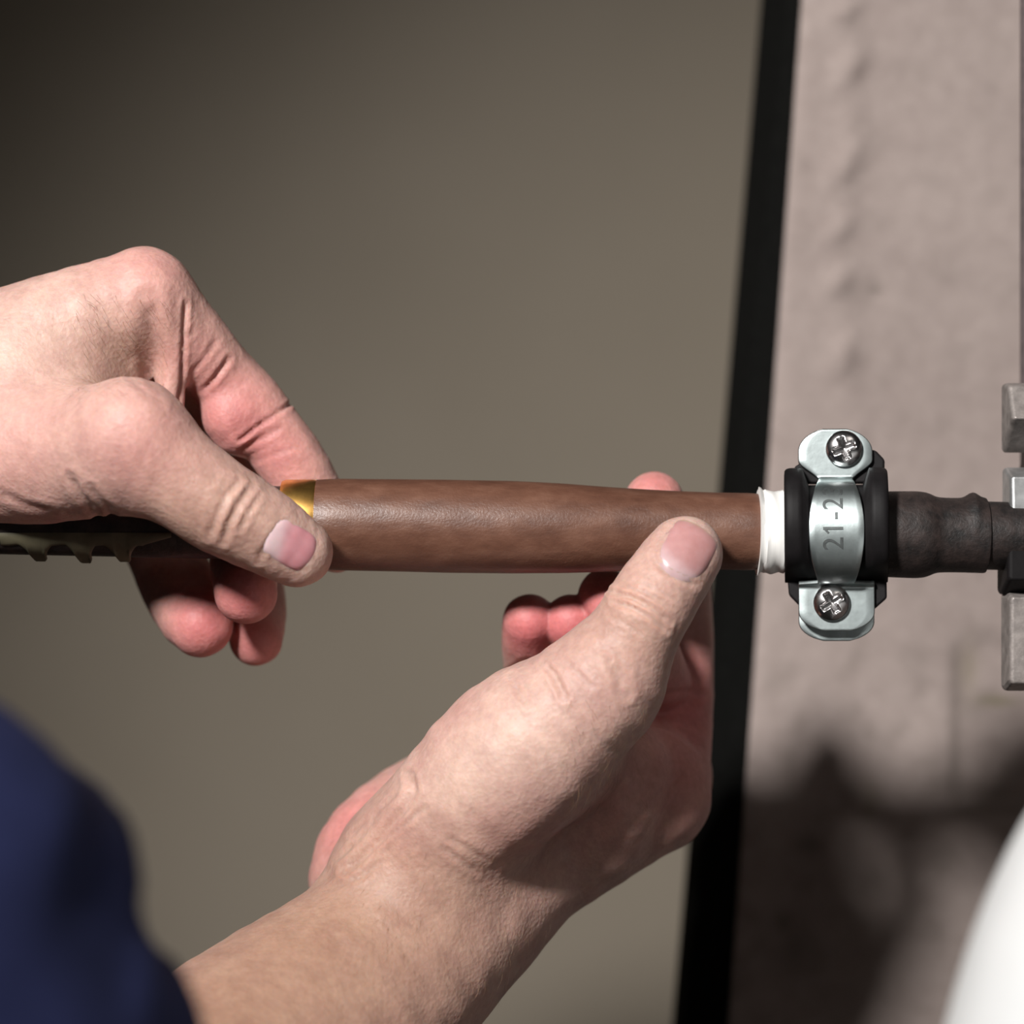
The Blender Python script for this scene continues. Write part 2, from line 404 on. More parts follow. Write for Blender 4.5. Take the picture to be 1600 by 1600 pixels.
    # stamped size, read from the bottom upwards
    cu = bpy.data.curves.new('stamp', 'FONT'); cu.body = '21-23'; cu.size = 7.4; cu.extrude = 0.0; cu.space_character = 1.08
    to = bpy.data.objects.new('stamp_tmp', cu); COL.objects.link(to)
    dg = bpy.context.evaluated_depsgraph_get(); me = bpy.data.meshes.new_from_object(to.evaluated_get(dg))
    bm = bmesh.new(); bm.from_mesh(me)
    bmesh.ops.triangulate(bm, faces=bm.faces); bmesh.ops.subdivide_edges(bm, edges=bm.edges, cuts=2)
    left = set(bm.verts); parts = []
    while left:
        st = [left.pop()]; grp = list(st)
        while st:
            for e in st.pop().link_edges:
                for q in e.verts:
                    if q in left: left.discard(q); st.append(q); grp.append(q)
        parts.append(grp)
    parts.sort(key=lambda g: min(v.co.x for v in g))
    one = parts[1]; fx = min(v.co.x for v in one); fy = max(v.co.y for v in one); th = max(v.co.x for v in one)-fx
    fl = [bm.verts.new((fx+th*0.3, fy, 0)), bm.verts.new((fx-1.0, fy-1.15, 0)), bm.verts.new((fx-0.75, fy-1.6, 0)), bm.verts.new((fx+th*0.3, fy-0.9, 0))]; bm.faces.new(fl)
    bm.verts.index_update()
    xs = [v.co.x for v in bm.verts]; x0, x1 = min(xs), max(xs)
    arc_y, arc_z = P[:, 0], P[:, 1]
    sel = (np.abs(arc_z) < 13.1); ys, zs = arc_y[sel], arc_z[sel]
    sarc = np.concatenate([[0], np.cumsum(np.hypot(np.diff(ys), np.diff(zs)))])
    z_start = 800-862; 
    s0 = np.interp(-5.0, zs, sarc)
    V = []
    for v in bm.verts:
        s = s0+(v.co.x-x0)*0.98; z = np.interp(s, sarc, zs); y = np.interp(s, sarc, ys)
        V.append(T((1.6-v.co.y, y-0.66, z)))
    F = [[v.index for v in f.verts] for f in bm.faces]
    bm.free(); bpy.data.objects.remove(to)
    q = mesh_from('stamped_size', V, F, M['mark'], root, smooth=False)
    md = q.modifiers.new('thick', 'SOLIDIFY'); md.thickness = 0.0002; md.offset = 0
build_clamp()

# ------------------------------------------------------------------ flange with bolts at the right
def build_flange():
    c = ax(1640); root = tag(empty('pipe_flange', tuple(c/1000)), 'bolted dark steel flange cut by the right edge of the frame', 'flange')
    def block(name, px0, px1, prof, mat, ch=4):
        # prof: (py, depth) round the section; end face slightly smaller
        V, F = [], []; n = len(prof); cy = sum(p[0] for p in prof)/n; cd = sum(p[1] for p in prof)/n
        for px, sc in ((px0, 0.90), (px0+ch, 1.0), (px1, 1.0)):
            for py, d in prof: V.append(np.array([(px-800)*MP, cd+(d-cd)*sc, (800-cy-(py-cy)*sc)*MP]))
        for i in range(2):
            for j in range(n): a, b = i*n+j, i*n+(j+1) % n; F.append((a, b, b+n, a+n))
        F += [tuple(range(n)), tuple(range(2*n, 3*n))]
        o = mesh_from(name, V, F, mat, root, smooth=False); recalc(o)
        bv = o.modifiers.new('edge', 'BEVEL'); bv.width = 0.0005; bv.segments = 3
    block('bolt_head', 1575, 1640, [(597, 6), (603, 0), (655, -6), (706, 8), (706, 10), (597, 10)], M['steel'])
    block('bolt_head', 1574, 1640, [(730, 5), (745, -4), (802, -5), (826, 5), (826, 8), (730, 8)], M['bright'])
    block('collar', 1566, 1640, [(802, 2), (826, -8), (905, -8), (930, 2), (930, 8), (802, 8)], M['rubber'])
    block('bolt_head', 1572, 1640, [(926, 0), (932, -5), (1066, -5), (1081, 4), (1081, 8), (926, 8)], M['steel'])
    lathe('flange_plate', [(1636, 40), (1636, 262), (1640, 266), (1700, 266), (1704, 262), (1704, 40)], M['iron'], root, 64)
build_flange()

# ------------------------------------------------------------------ white drum at the lower right, near the camera
def build_drum():
    y0 = -60.0; c = np.array([220.0, -200.0, -150.0])
    root = tag(empty('drum', tuple(c/1000)), 'blurred white rounded drum shoulder in the lower right corner', 'drum')
    V, F = [], []; seg = 96
    prof = [(0, 152), (40, 148), (70, 138), (95, 122), (113, 104), (124, 88), (132, 70), (139, 46), (143, 15), (145, -30), (145, -260)]
    pp = np.array(prof, float); t = np.arange(len(pp)); tt = np.linspace(0, len(pp)-1, 70)
    rr = np.interp(tt, t, pp[:, 0]); zz = np.interp(tt, t, pp[:, 1])
    for _ in range(6): rr[1:-1] = (rr[:-2]+2*rr[1:-1]+rr[2:])/4; zz[1:-1] = (zz[:-2]+2*zz[1:-1]+zz[2:])/4
    for r, z in zip(rr, zz):
        for j in range(seg): a = math.tau*j/seg; V.append(c+np.array([r*math.cos(a), r*math.sin(a), z]))
    for i in range(len(rr)-1):
        for j in range(seg): a, b = i*seg+j, i*seg+(j+1) % seg; F.append((a, b, b+seg, a+seg))
    F.append(tuple(range((len(rr)-1)*seg, len(rr)*seg)))
    o = mesh_from('shell', V, F, M['white'], root); recalc(o)
build_drum()

# ------------------------------------------------------------------ implicit modelling of the hands
def smin(a, b, k):
    h = np.maximum(k-np.abs(a-b), 0)/k
    return np.minimum(a, b)-h*h*k*0.25
def cone(P, a, b, ra, rb):
    ab = b-a; L = ab@ab
    t = np.clip(((P-a)@ab)/max(L, 1e-9), 0, 1)
    d = P-a-t[:, None]*ab
    return np.sqrt(np.einsum('ij,ij->i', d, d))-(ra+(rb-ra)*t)
def PT(q): return W(q[0], q[1], q[2]), q[3]*MM(q[2])
def spl(ch, sub=3):
    """round the chain: Catmull-Rom through (px,py,y,r)"""
    c = [np.array(q, float) for q in ch]; c = [2*c[0]-c[1]]+c+[2*c[-1]-c[-2]]; out = []
    for i in range(1, len(c)-2):
        p0, p1, p2, p3 = c[i-1:i+3]
        for s in range(sub):
            t = s/sub; out.append(0.5*(2*p1+(p2-p0)*t+(2*p0-5*p1+4*p2-p3)*t*t+(3*p1-p0-3*p2+p3)*t**3))
    out.append(c[-2]); return out
def chain_d(P, ch, sub=3):
    pts = [PT(q) for q in (spl(ch, sub) if len(ch) > 2 else ch)]; d = None
    for (a, ra), (b, rb) in zip(pts, pts[1:]):
        x = cone(P, a, b, ra, rb); d = x if d is None else np.minimum(d, x)
    return d
def pipe_d(P):
    q = P-AX0; t = q@AXD; rad = np.sqrt(np.maximum(0, np.einsum('ij,ij->i', q, q)-t*t))
    px = -600+2400*t/np.linalg.norm(AX1-AX0)
    xs = [-600, 340, 440, 442, 494]+[s[0] for s in SLV[2:]]; rr = [56, 57, 58, 69.5, 69.5]+[s[1] for s in SLV[2:]]
    return rad-np.interp(px, xs, rr)*MP*1.006-0.12

exec_hands = True
LEFT = dict(
    palm=[  # (chain, blend k mm)
        ([(-520, 710, 10, 160), (-260, 670, 12, 152), (-90, 630, 12, 142)], 14),
        ([(-90, 602, 4, 115), (80, 530, 3, 98), (222, 466, 4, 74)], 12),
        ([(-80, 600, 24, 105), (212, 482, 26, 66)], 12),
        ([(-80, 620, 40, 98), (185, 505, 46, 60)], 12),
        ([(-80, 640, 52, 88), (150, 535, 60, 54)], 12),
        ([(-120, 690, 0, 120), (60, 705, -11, 112), (190, 702, -25, 92)], 14),
        ([(40, 610, 0, 92), (180, 600, 10, 60)], 10),
        ([(238, 490, 2, 34), (264, 555, 2, 23), (264, 640, 2, 20)], 4),
        ([(212, 672, -33, 70)]*2, 9),
        ([(60, 750, 6, 74), (180, 750, 2, 60)], 9)],
    fingers=[  # (chain, k to the palm)
        ([(196, 698, -27, 90), (275, 744, -29, 78), (350, 795, -28, 73), (412, 830, -25, 66), (464, 862, -21, 56)], 8),
        ([(228, 468, 4, 71), (290, 527, 9, 62), (345, 588, 15, 56), (384, 634, 17, 60), (416, 668, 18, 53), (468, 742, 19, 53), (512, 826, 22, 44), (524, 860, 19, 35)], 6),
        ([(212, 482, 26, 64), (315, 600, 40, 56), (352, 690, 40, 54), (372, 800, 30, 52), (380, 880, 14, 52), (384, 926, 1, 49)], 5),
        ([(185, 505, 46, 58), (300, 650, 60, 54), (350, 750, 60, 52), (390, 870, 50, 48), (402, 960, 34, 45), (400, 998, 25, 42)], 5),
        ([(150, 535, 60, 52), (190, 700, 74, 50), (228, 800, 62, 54), (270, 895, 38, 59), (297, 950, 24, 58), (314, 976, 17, 51)], 5)],
    extra=[([(362, 652, 13, 46), (372, 668, 14, 44)], 3, 1)],
)
RIGHT = dict(
    palm=[
        ([(-40, 2060, -120, 260), (180, 1880, -66, 235), (400, 1680, -26, 205), (590, 1526, -5, 170), (690, 1420, 8, 155)], 14),
        ([(715, 1395, 14, 122), (871, 1319, 18, 102), (1020, 1246, 22, 83)], 12),
        ([(700, 1385, 32, 112), (1035, 1215, 44, 72)], 12),
        ([(680, 1370, 46, 102), (1022, 1190, 62, 64)], 12),
        ([(660, 1350, 58, 92), (990, 1170, 76, 58)], 12),
        ([(556, 1372, 24, 72), (594, 1326, 30, 90), (690, 1268, 42, 98), (800, 1230, 56, 85)], 9),
        ([(640, 1345, -2, 108), (705, 1280, -8, 112), (806, 1186, -13, 128), (880, 1125, -17, 108), (946, 1066, -20, 84)], 12),
        ([(900, 1180, 0, 80), (1000, 1180, 18, 60)], 10),
        ([(945, 1310, 8, 46), (982, 1262, 3, 38), (1002, 1200, 4, 32)], 7)],
    fingers=[
        ([(940, 1072, -20, 84), (984, 1002, -23, 71), (1010, 956, -24, 69), (1044, 902, -22, 65), (1070, 866, -19, 60)], 8),
        ([(1022, 1240, 24, 82), (1048, 1130, 36, 66), (1058, 1005, 44, 57), (1056, 910, 40, 54), (1046, 845, 29, 51), (1022, 784, 18, 47)], 6),
        ([(1035, 1215, 44, 70), (1036, 1130, 52, 58), (1018, 1056, 26, 58), (992, 988, 13, 53), (964, 946, 13, 48), (946, 931, 16, 43)], 5),
        ([(1022, 1190, 62, 62), (1000, 1090, 78, 55), (960, 1040, 76, 52), (918, 1020, 48, 49), (896, 990, 28, 46), (892, 972, 18, 43)], 5),
        ([(990, 1170, 76, 56), (940, 1110, 90, 50), (876, 1085, 74, 48), (838, 1055, 48, 46), (828, 1005, 28, 44), (827, 970, 19, 42)], 5)],
    extra=[],
)
def hand_sdf(H):
    def f(P):
        d = None
        for ch, k in H['palm']:
            x = chain_d(P, ch); d = x if d is None else smin(d, x, k)
        fd = None
        for i, (ch, k) in enumerate(H['fingers']):
            x = chain_d(P, ch)
            for (c2, k2, fi) in H['extra']:
                if fi == i: x = smin(x, chain_d(P, c2), k2)
            x2 = smin(x, d, k)
            # separate fingers keep the cleft between them
            fd = x2 if fd is None else smin(fd, x2, 0.7)
        d = fd
        return np.maximum(d, -pipe_d(P))
    return f
def surface_nets(f, lo, hi, h):
    lo = np.array(lo, float); n = (np.ceil((np.array(hi)-lo)/h).astype(int)//4+1)*4+1
    nc = (n-1)//4+1
    gi = np.stack(np.meshgrid(*[np.arange(k) for k in nc], indexing='ij'), -1).reshape(-1, 3)
    dc = f(lo+gi*4*h).reshape(nc)
    near = np.abs(dc) < 4*h*1.8+1.0
    vol = np.repeat(np.repeat(np.repeat(dc, 4, 0), 4, 1), 4, 2)[2:2+n[0], 2:2+n[1], 2:2+n[2]]
    if vol.shape != tuple(n): 
        v2 = np.full(n, 5.0); s = tuple(slice(0, k) for k in vol.shape); v2[s] = vol; vol = v2
    mk = np.repeat(np.repeat(np.repeat(near, 4, 0), 4, 1), 4, 2)[2:2+n[0], 2:2+n[1], 2:2+n[2]]
    m2 = np.zeros(n, bool); m2[tuple(slice(0, k) for k in mk.shape)] = mk
    idx = np.argwhere(m2); vals = np.empty(len(idx))
    for s in range(0, len(idx), 150000): vals[s:s+150000] = f(lo+idx[s:s+150000]*h)
    vol = np.ascontiguousarray(vol); vol[m2] = vals
    ins = vol < 0
    c = np.zeros(n-1, np.int8)
    for dx in (0, 1):
        for dy in (0, 1):
            for dz in (0, 1): c += ins[dx:n[0]-1+dx, dy:n[1]-1+dy, dz:n[2]-1+dz]
    act = (c > 0) & (c < 8); cells = np.argwhere(act)
    cid = np.full(n-1, -1, np.int64); cid[act] = np.arange(len(cells))
    corners = [(i, j, k) for i in (0, 1) for j in (0, 1) for k in (0, 1)]
    acc = np.zeros((len(cells), 3)); cnt = np.zeros(len(cells))
    for a in corners:
        for axis in range(3):
            if a[axis]: continue
            b = list(a); b[axis] = 1
            va = vol[tuple((cells+a).T)]; vb = vol[tuple((cells+b).T)]
            x = (va < 0) != (vb < 0); t = np.where(x, va/np.where(x, va-vb, 1), 0)
            p = np.tile(np.array(a, float), (len(cells), 1)); p[:, axis] += t
            acc[x] += p[x]; cnt[x] += 1
    V = lo+(cells+acc/cnt[:, None])*h
    F = []
    for axis in range(3):
        u, w_ = [(1, 2), (2, 0), (0, 1)][axis]
        s0 = [slice(None)]*3; s1 = [slice(None)]*3; s0[axis] = slice(0, n[axis]-1); s1[axis] = slice(1, n[axis])
        A, B = ins[tuple(s0)], ins[tuple(s1)]; e = np.argwhere(A != B)
        e = e[(e[:, u] > 0) & (e[:, w_] > 0) & (e[:, u] < n[u]-1) & (e[:, w_] < n[w_]-1)]
        flip = A[tuple(e.T)]
        q = []
        for du, dw in ((0, 0), (1, 0), (1, 1), (0, 1)):
            g = e.copy(); g[:, u] -= du; g[:, w_] -= dw; q.append(cid[tuple(g.T)])
        q = np.stack(q, 1); q[~flip] = q[~flip][:, ::-1]; F.append(q)
    F = np.concatenate(F); F = F[(F >= 0).all(1)]
    return V, F
def normals(V, F):
    N = np.zeros_like(V); a = V[F[:, 2]]-V[F[:, 0]]; b = V[F[:, 3]]-V[F[:, 1]]; fn = np.cross(a, b)
    for i in range(4): np.add.at(N, F[:, i], fn)
    return N/np.maximum(np.linalg.norm(N, axis=1, keepdims=True), 1e-9)
def to_px(V):
    k = FPX/(DIST+V[:, 1]); return 800+V[:, 0]*k, 800-V[:, 2]*k
def seg_dist(px, py, poly):
    best = np.full(len(px), 1e9)
    for (x0, y0), (x1, y1) in zip(poly, poly[1:]):
        dx, dy = x1-x0, y1-y0; t = np.clip(((px-x0)*dx+(py-y0)*dy)/(dx*dx+dy*dy), 0, 1)
        best = np.minimum(best, np.hypot(px-x0-t*dx, py-y0-t*dy))
    return best
# creases of the skin: (polyline as seen, width px, depth mm, depth range mm)
CREASE_L = [
    ([(372, 752), (352, 775), (338, 805), (327, 838)], 5, 0.75, (-60, -14)), ([(392, 762), (372, 790), (356, 822), (350, 845)], 5, 0.75, (-60, -14)),
    ([(405, 775), (388, 800), (375, 828)], 4, 0.5, (-60, -14)), ([(358, 748), (338, 776), (322, 812)], 4, 0.4, (-60, -14)), ([(385, 745), (400, 752)], 4, 0.4, (-60, -14)),
    ([(372, 690), (400, 668), (430, 648), (458, 628)], 3.2, 0.65, (-20, 30)), ([(378, 702), (410, 684), (440, 668)], 4, 0.5, (-20, 30)), ([(400, 722), (440, 705), (470, 700)], 3, 0.3, (-20, 30)),
    ([(318, 610), (335, 592), (358, 560)], 4, 0.8, (-20, 30)), ([(300, 585), (322, 556), (340, 530)], 4, 0.35, (-20, 30)), ([(290, 530), (305, 515)], 4, 0.3, (-20, 30)),
    ([(290, 472), (288, 500), (286, 545), (284, 600), (276, 650)], 3.5, 0.8, (-20, 22)),
    ([(232, 470), (240, 520), (244, 560), (238, 600)], 13, 1.1, (-20, 26)), ([(205, 590), (228, 612), (250, 640)], 6, 0.4, (-40, 20)), ([(215, 575), (236, 600), (255, 625)], 5, 0.3, (-40, 20)),
    ([(110, 745), (125, 775), (150, 800)], 6, 0.7, (-60, 10)), ([(140, 762), (158, 785), (176, 800)], 5, 0.5, (-60, 10)), ([(0, 770), (40, 790), (80, 800)], 6, 0.4, (-60, 10)),
    ([(408, 878), (412, 862), (424, 840), (438, 822), (452, 812)], 4, 0.5, (-60, -16)), ([(402, 880), (405, 858)], 3, 0.3, (-60, -16)),
]
CREASE_R = [
    ([(955, 925), (985, 932), (1015, 948), (1045, 972)], 4, 0.9, (-60, -10)), ([(960, 940), (990, 950), (1020, 966), (1042, 985)], 4, 0.8, (-60, -10)), ([(975, 915), (1010, 925), (1050, 950)], 3.5, 0.4, (-60, -10)),
    ([(985, 905), (1020, 918), (1060, 940)], 3, 0.3, (-60, -10)), ([(950, 962), (980, 975), (1005, 995)], 3, 0.3, (-60, -10)),
    ([(850, 1038), (862, 1050), (872, 1068), (882, 1090)], 5, 1.1, (-60, 10)), ([(800, 1058), (808, 1080), (825, 1100)], 5, 0.6, (-60, 10)), ([(880, 1028), (900, 1050), (925, 1075)], 4, 0.35, (-60, 0)),
    ([(960, 1035), (968, 1055), (975, 1080)], 9, 0.7, (-60, 10)), ([(935, 1010), (965, 1020), (985, 1045)], 4, 0.35, (-60, 0)),
    ([(640, 1212), (645, 1235), (632, 1262), (608, 1290), (580, 1325), (540, 1360)], 6, 1.1, (-60, 40)), ([(665, 1262), (640, 1282), (615, 1300), (590, 1318)], 4, 0.5, (-60, 40)),
    ([(590, 1272), (560, 1310), (525, 1345)], 3.5, 0.4, (-60, 60)), ([(620, 1240), (585, 1270), (545, 1310)], 3.5, 0.35, (-60, 60)), ([(600, 1345), (560, 1372), (510, 1390)], 4, 0.35, (-60, 40)),
    ([(700, 1310), (730, 1325), (760, 1345)], 4, 0.3, (-60, 10)), ([(690, 1325), (720, 1345), (745, 1365)], 4, 0.3, (-60, 10)), ([(720, 1225), (735, 1250), (742, 1280)], 4, 0.25, (-60, 10)),
    ([(1022, 870), (1026, 880), (1045, 896), (1070, 908), (1088, 915)], 4, 0.5, (-60, -14)), ([(1020, 866), (1026, 846), (1044, 826)], 3.5, 0.35, (-60, -14)),
    ([(790, 1052), (825, 1030), (868, 1020)], 4, 0.4, (20, 80)), ([(1020, 1125), (1060, 1140), (1095, 1170)], 5, 0.5, (0, 60)), ([(1025, 1090), (1070, 1080), (1100, 1085)], 5, 0.5, (0, 60)),
]
# pinker or paler patches of the skin: (px, py, y, radius mm, redness)
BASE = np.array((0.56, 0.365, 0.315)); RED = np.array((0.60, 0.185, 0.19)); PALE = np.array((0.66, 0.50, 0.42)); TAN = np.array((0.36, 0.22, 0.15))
TONE_L = [(210, 430, -6, 16, RED, .35), (225, 690, -40, 14, RED, .30), (360, 650, 8, 14, RED, .65), (430, 720, 8, 14, RED, .5), (385, 935, -8, 12, RED, .85), (318, 975, 8, 15, RED, .85), (260, 930, 40, 14, RED, .5),
          (400, 1010, 18, 12, RED, .6), (30, 680, -20, 20, RED, .25), (60, 550, -14, 18, PALE, .5), (200, 560, -8, 12, TAN, .45), (150, 470, -10, 12, PALE, .3), (300, 790, -34, 12, TAN, .55), (390, 830, -36, 12, TAN, .3), (490, 870, -26, 8, PALE, .5),
          (300, 560, 4, 10, RED, .3), (130, 790, -4, 12, RED, .4)]
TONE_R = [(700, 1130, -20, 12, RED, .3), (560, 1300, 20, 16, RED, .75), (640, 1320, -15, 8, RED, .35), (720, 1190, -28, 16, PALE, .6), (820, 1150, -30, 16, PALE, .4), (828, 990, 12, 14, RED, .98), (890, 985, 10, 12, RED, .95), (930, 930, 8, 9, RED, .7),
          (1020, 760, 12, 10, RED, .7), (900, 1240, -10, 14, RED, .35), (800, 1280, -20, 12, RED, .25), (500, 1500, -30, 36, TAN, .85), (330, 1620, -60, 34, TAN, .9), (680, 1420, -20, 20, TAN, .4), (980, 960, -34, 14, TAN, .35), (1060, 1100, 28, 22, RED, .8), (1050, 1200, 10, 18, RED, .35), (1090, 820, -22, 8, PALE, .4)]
def finish_skin(V, F, f, creases, tones, seed):
    for _ in range(1):
        N = normals(V, F)
    px, py = to_px(V); disp = np.zeros(len(V)); vis = N[:, 1] < 0.25
    for poly, wd, dep, (y0, y1) in creases:
        m = vis & (V[:, 1] > y0) & (V[:, 1] < y1)
        xs = [p[0] for p in poly]; ys = [p[1] for p in poly]
        m &= (px > min(xs)-40) & (px < max(xs)+40) & (py > min(ys)-40) & (py < max(ys)+40)
        i = np.nonzero(m)[0]
        if not len(i): continue
        d = seg_dist(px[i], py[i], poly)
        # fade at both ends
        e = np.minimum(np.hypot(px[i]-xs[0], py[i]-ys[0]), np.hypot(px[i]-xs[-1], py[i]-ys[-1]))
        disp[i] += -dep*np.exp(-(d/wd)**2)*(lambda q: q*q*(3-2*q))(np.clip(e/(wd*2.2)+0.12, 0.0, 1))+0.35*dep*np.exp(-((d-2.2*wd)/(wd*0.9))**2)
    rs = np.random.RandomState(seed)
    for _ in range(10):
        k = rs.randn(3); k = k/np.linalg.norm(k)*(math.tau/(6+rs.rand()*9)); disp += 0.03*np.sin(V@k+rs.rand()*6)
    V = V+N*disp[:, None]
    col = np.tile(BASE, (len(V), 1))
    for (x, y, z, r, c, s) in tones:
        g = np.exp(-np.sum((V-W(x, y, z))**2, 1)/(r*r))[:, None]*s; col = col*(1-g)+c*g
    return V, col
def boundary_loop(F, nv):
    E = np.concatenate([F[:, [0, 1]], F[:, [1, 2]], F[:, [2, 3]], F[:, [3, 0]]]); key = np.sort(E, 1)
    k = key[:, 0].astype(np.int64)*nv+key[:, 1]; u, inv, cnt = np.unique(k, return_inverse=True, return_counts=True)
    be = E[cnt[inv] == 1]; nxt = {int(a): int(b) for a, b in be}
    loops = []; seen = set()
    for s in list(nxt):
        if s in seen: continue
        L = [s]; seen.add(s); c = nxt[s]
        while c != s and c not in seen and c in nxt: L.append(c); seen.add(c); c = nxt[c]
        loops.append(L)
    return max(loops, key=len)
def cut(V, F, p, n):
    keep = ((V-p)@n) > 0; F = F[keep[F].all(1)]
    # keep the largest connected piece
    lab = np.arange(len(V))
    while True:
        m = lab[F].min(1); new = lab.copy()
        for i in range(4): np.minimum.at(new, F[:, i], m)
        new = new[new]
        if (new == lab).all(): break
        lab = new
    used = np.unique(F); ids, cn = np.unique(lab[used], return_counts=True); big = ids[cn.argmax()]
    F = F[lab[F[:, 0]] == big]; used = np.unique(F); mp = np.full(len(V), -1); mp[used] = np.arange(len(used))
    return V[used], mp[F]

HV = 0.8
fL, fR = hand_sdf(LEFT), hand_sdf(RIGHT)
VL, FL = surface_nets(fL, (-200, -48, -62), (-36, 92, 78), HV)
VR, FR = surface_nets(fR, (-128, -100, -205), (62, 104, 18), HV)
VL, FL = cut(VL, FL, np.array([-184.0, 0, 0]), np.array([1.0, 0, 0]))
pR = W(210, 1850, -60); nR = W(585, 1520, -5)-W(180, 1880, -66); nR /= np.linalg.norm(nR)
VR, FR = cut(VR, FR, pR, nR)
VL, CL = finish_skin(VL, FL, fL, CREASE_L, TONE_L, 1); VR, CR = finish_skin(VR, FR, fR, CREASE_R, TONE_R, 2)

# one body: the arms go on, inside the jacket, to the shoulders and meet across the chest
def ring_on(V0, spine, loop_pts):
    """rings following a loop along a spine; returns list of rings of points"""
    c = loop_pts.mean(0); d = spine[0][0]-c; d /= np.linalg.norm(d)
    q = loop_pts-c; q -= np.outer(q@d, d); base = q/np.linalg.norm(q, axis=1, keepdims=True); r0 = np.linalg.norm(q, axis=1)
    rings = []; prev = d
    pts = [c]+[s[0] for s in spine]
    for i, (p, r) in enumerate(spine):
        nx = pts[i+2]-pts[i] if i+2 < len(pts) else pts[i+1]-pts[i]; nx = nx/np.linalg.norm(nx)
        ax_ = np.cross(prev, nx); s = np.linalg.norm(ax_)
        if s > 1e-6:
            Rm = np.array(Matrix.Rotation(math.atan2(s, prev@nx), 3, Vector(ax_/s))); base = base@Rm.T
        prev = nx; rings.append(p+base*r)
    return rings
lpR = boundary_loop(FR, len(VR)); lpL = boundary_loop(FL, len(VL))
spR = [(np.array(p, float), r) for p, r in (((-112, -160, -160), 37), ((-116, -205, -140), 40), ((-128, -234, -98), 42), ((-205, -258, -138), 44), ((-330, -280, -120), 50), ((-400, -260, -40), 62), ((-450, -220, -60), 66))]
rgR = ring_on(VR, spR, VR[lpR])
spL = [(np.array(p, float), r) for p, r in (((-230, 2, 18), 27), ((-310, -2, -5), 34), ((-395, -20, -35), 38), ((-440, -60, -45), 42), ((-470, -110, -30), 50), ((-480, -160, -50), 62))]
rgL = ring_on(VL, spL, VL[lpL])
verts = [VL, VR]; faces = FL.tolist()+(FR+len(VL)).tolist(); nv = len(VL)+len(VR)
def tube(loop_idx, rings):
    global nv
    cur = list(loop_idx)
    for r in rings:
        new = list(range(nv, nv+len(r))); verts.append(r); nv += len(r); n = len(cur)
        for j in range(n): faces.append((cur[(j+1) % n], cur[j], new[j], new[(j+1) % n]))
        cur = new
    return cur
endR = tube([i+len(VL) for i in lpR], rgR); endL = tube(lpL, rgL)
allv = np.concatenate(verts)
# join the last ring of each arm
mid = spR[-1][0]-spL[-1][0]; mid /= np.linalg.norm(mid); e1 = np.cross(mid, (0, 0, 1.0)); e1 /= np.linalg.norm(e1); e2 = np.cross(mid, e1)
def ang_sorted(ids):
    p = allv[ids]; p = p-p.mean(0); a = np.arctan2(p@e2, p@e1); o = np.argsort(a); return [ids[i] for i in o], a[o]
iA, aA = ang_sorted(endL); iB, aB = ang_sorted(endR)
i = j = 0; nA, nB = len(iA), len(iB)
while i < nA or j < nB:
    ta = aA[i] if i < nA else 9; tb = aB[j] if j < nB else 9
    if ta <= tb: faces.append((iA[i % nA], iA[(i+1) % nA], iB[j % nB])); i += 1
    else: faces.append((iA[i % nA], iB[(j+1) % nB], iB[j % nB])); j += 1
person = tag(empty('person', tuple(np.array((-450, -220, -400))/1000)), 'worker in navy sleeve, seen by both hands, fingers closed round the pipe', 'person')
body = mesh_from('body', allv, faces, M['skin'], person)
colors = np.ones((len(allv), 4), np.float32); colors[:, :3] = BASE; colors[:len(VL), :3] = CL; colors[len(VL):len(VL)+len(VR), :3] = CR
ca = body.data.color_attributes.new('skin_tone', 'FLOAT_COLOR', 'POINT'); ca.data.foreach_set('color', colors.ravel())

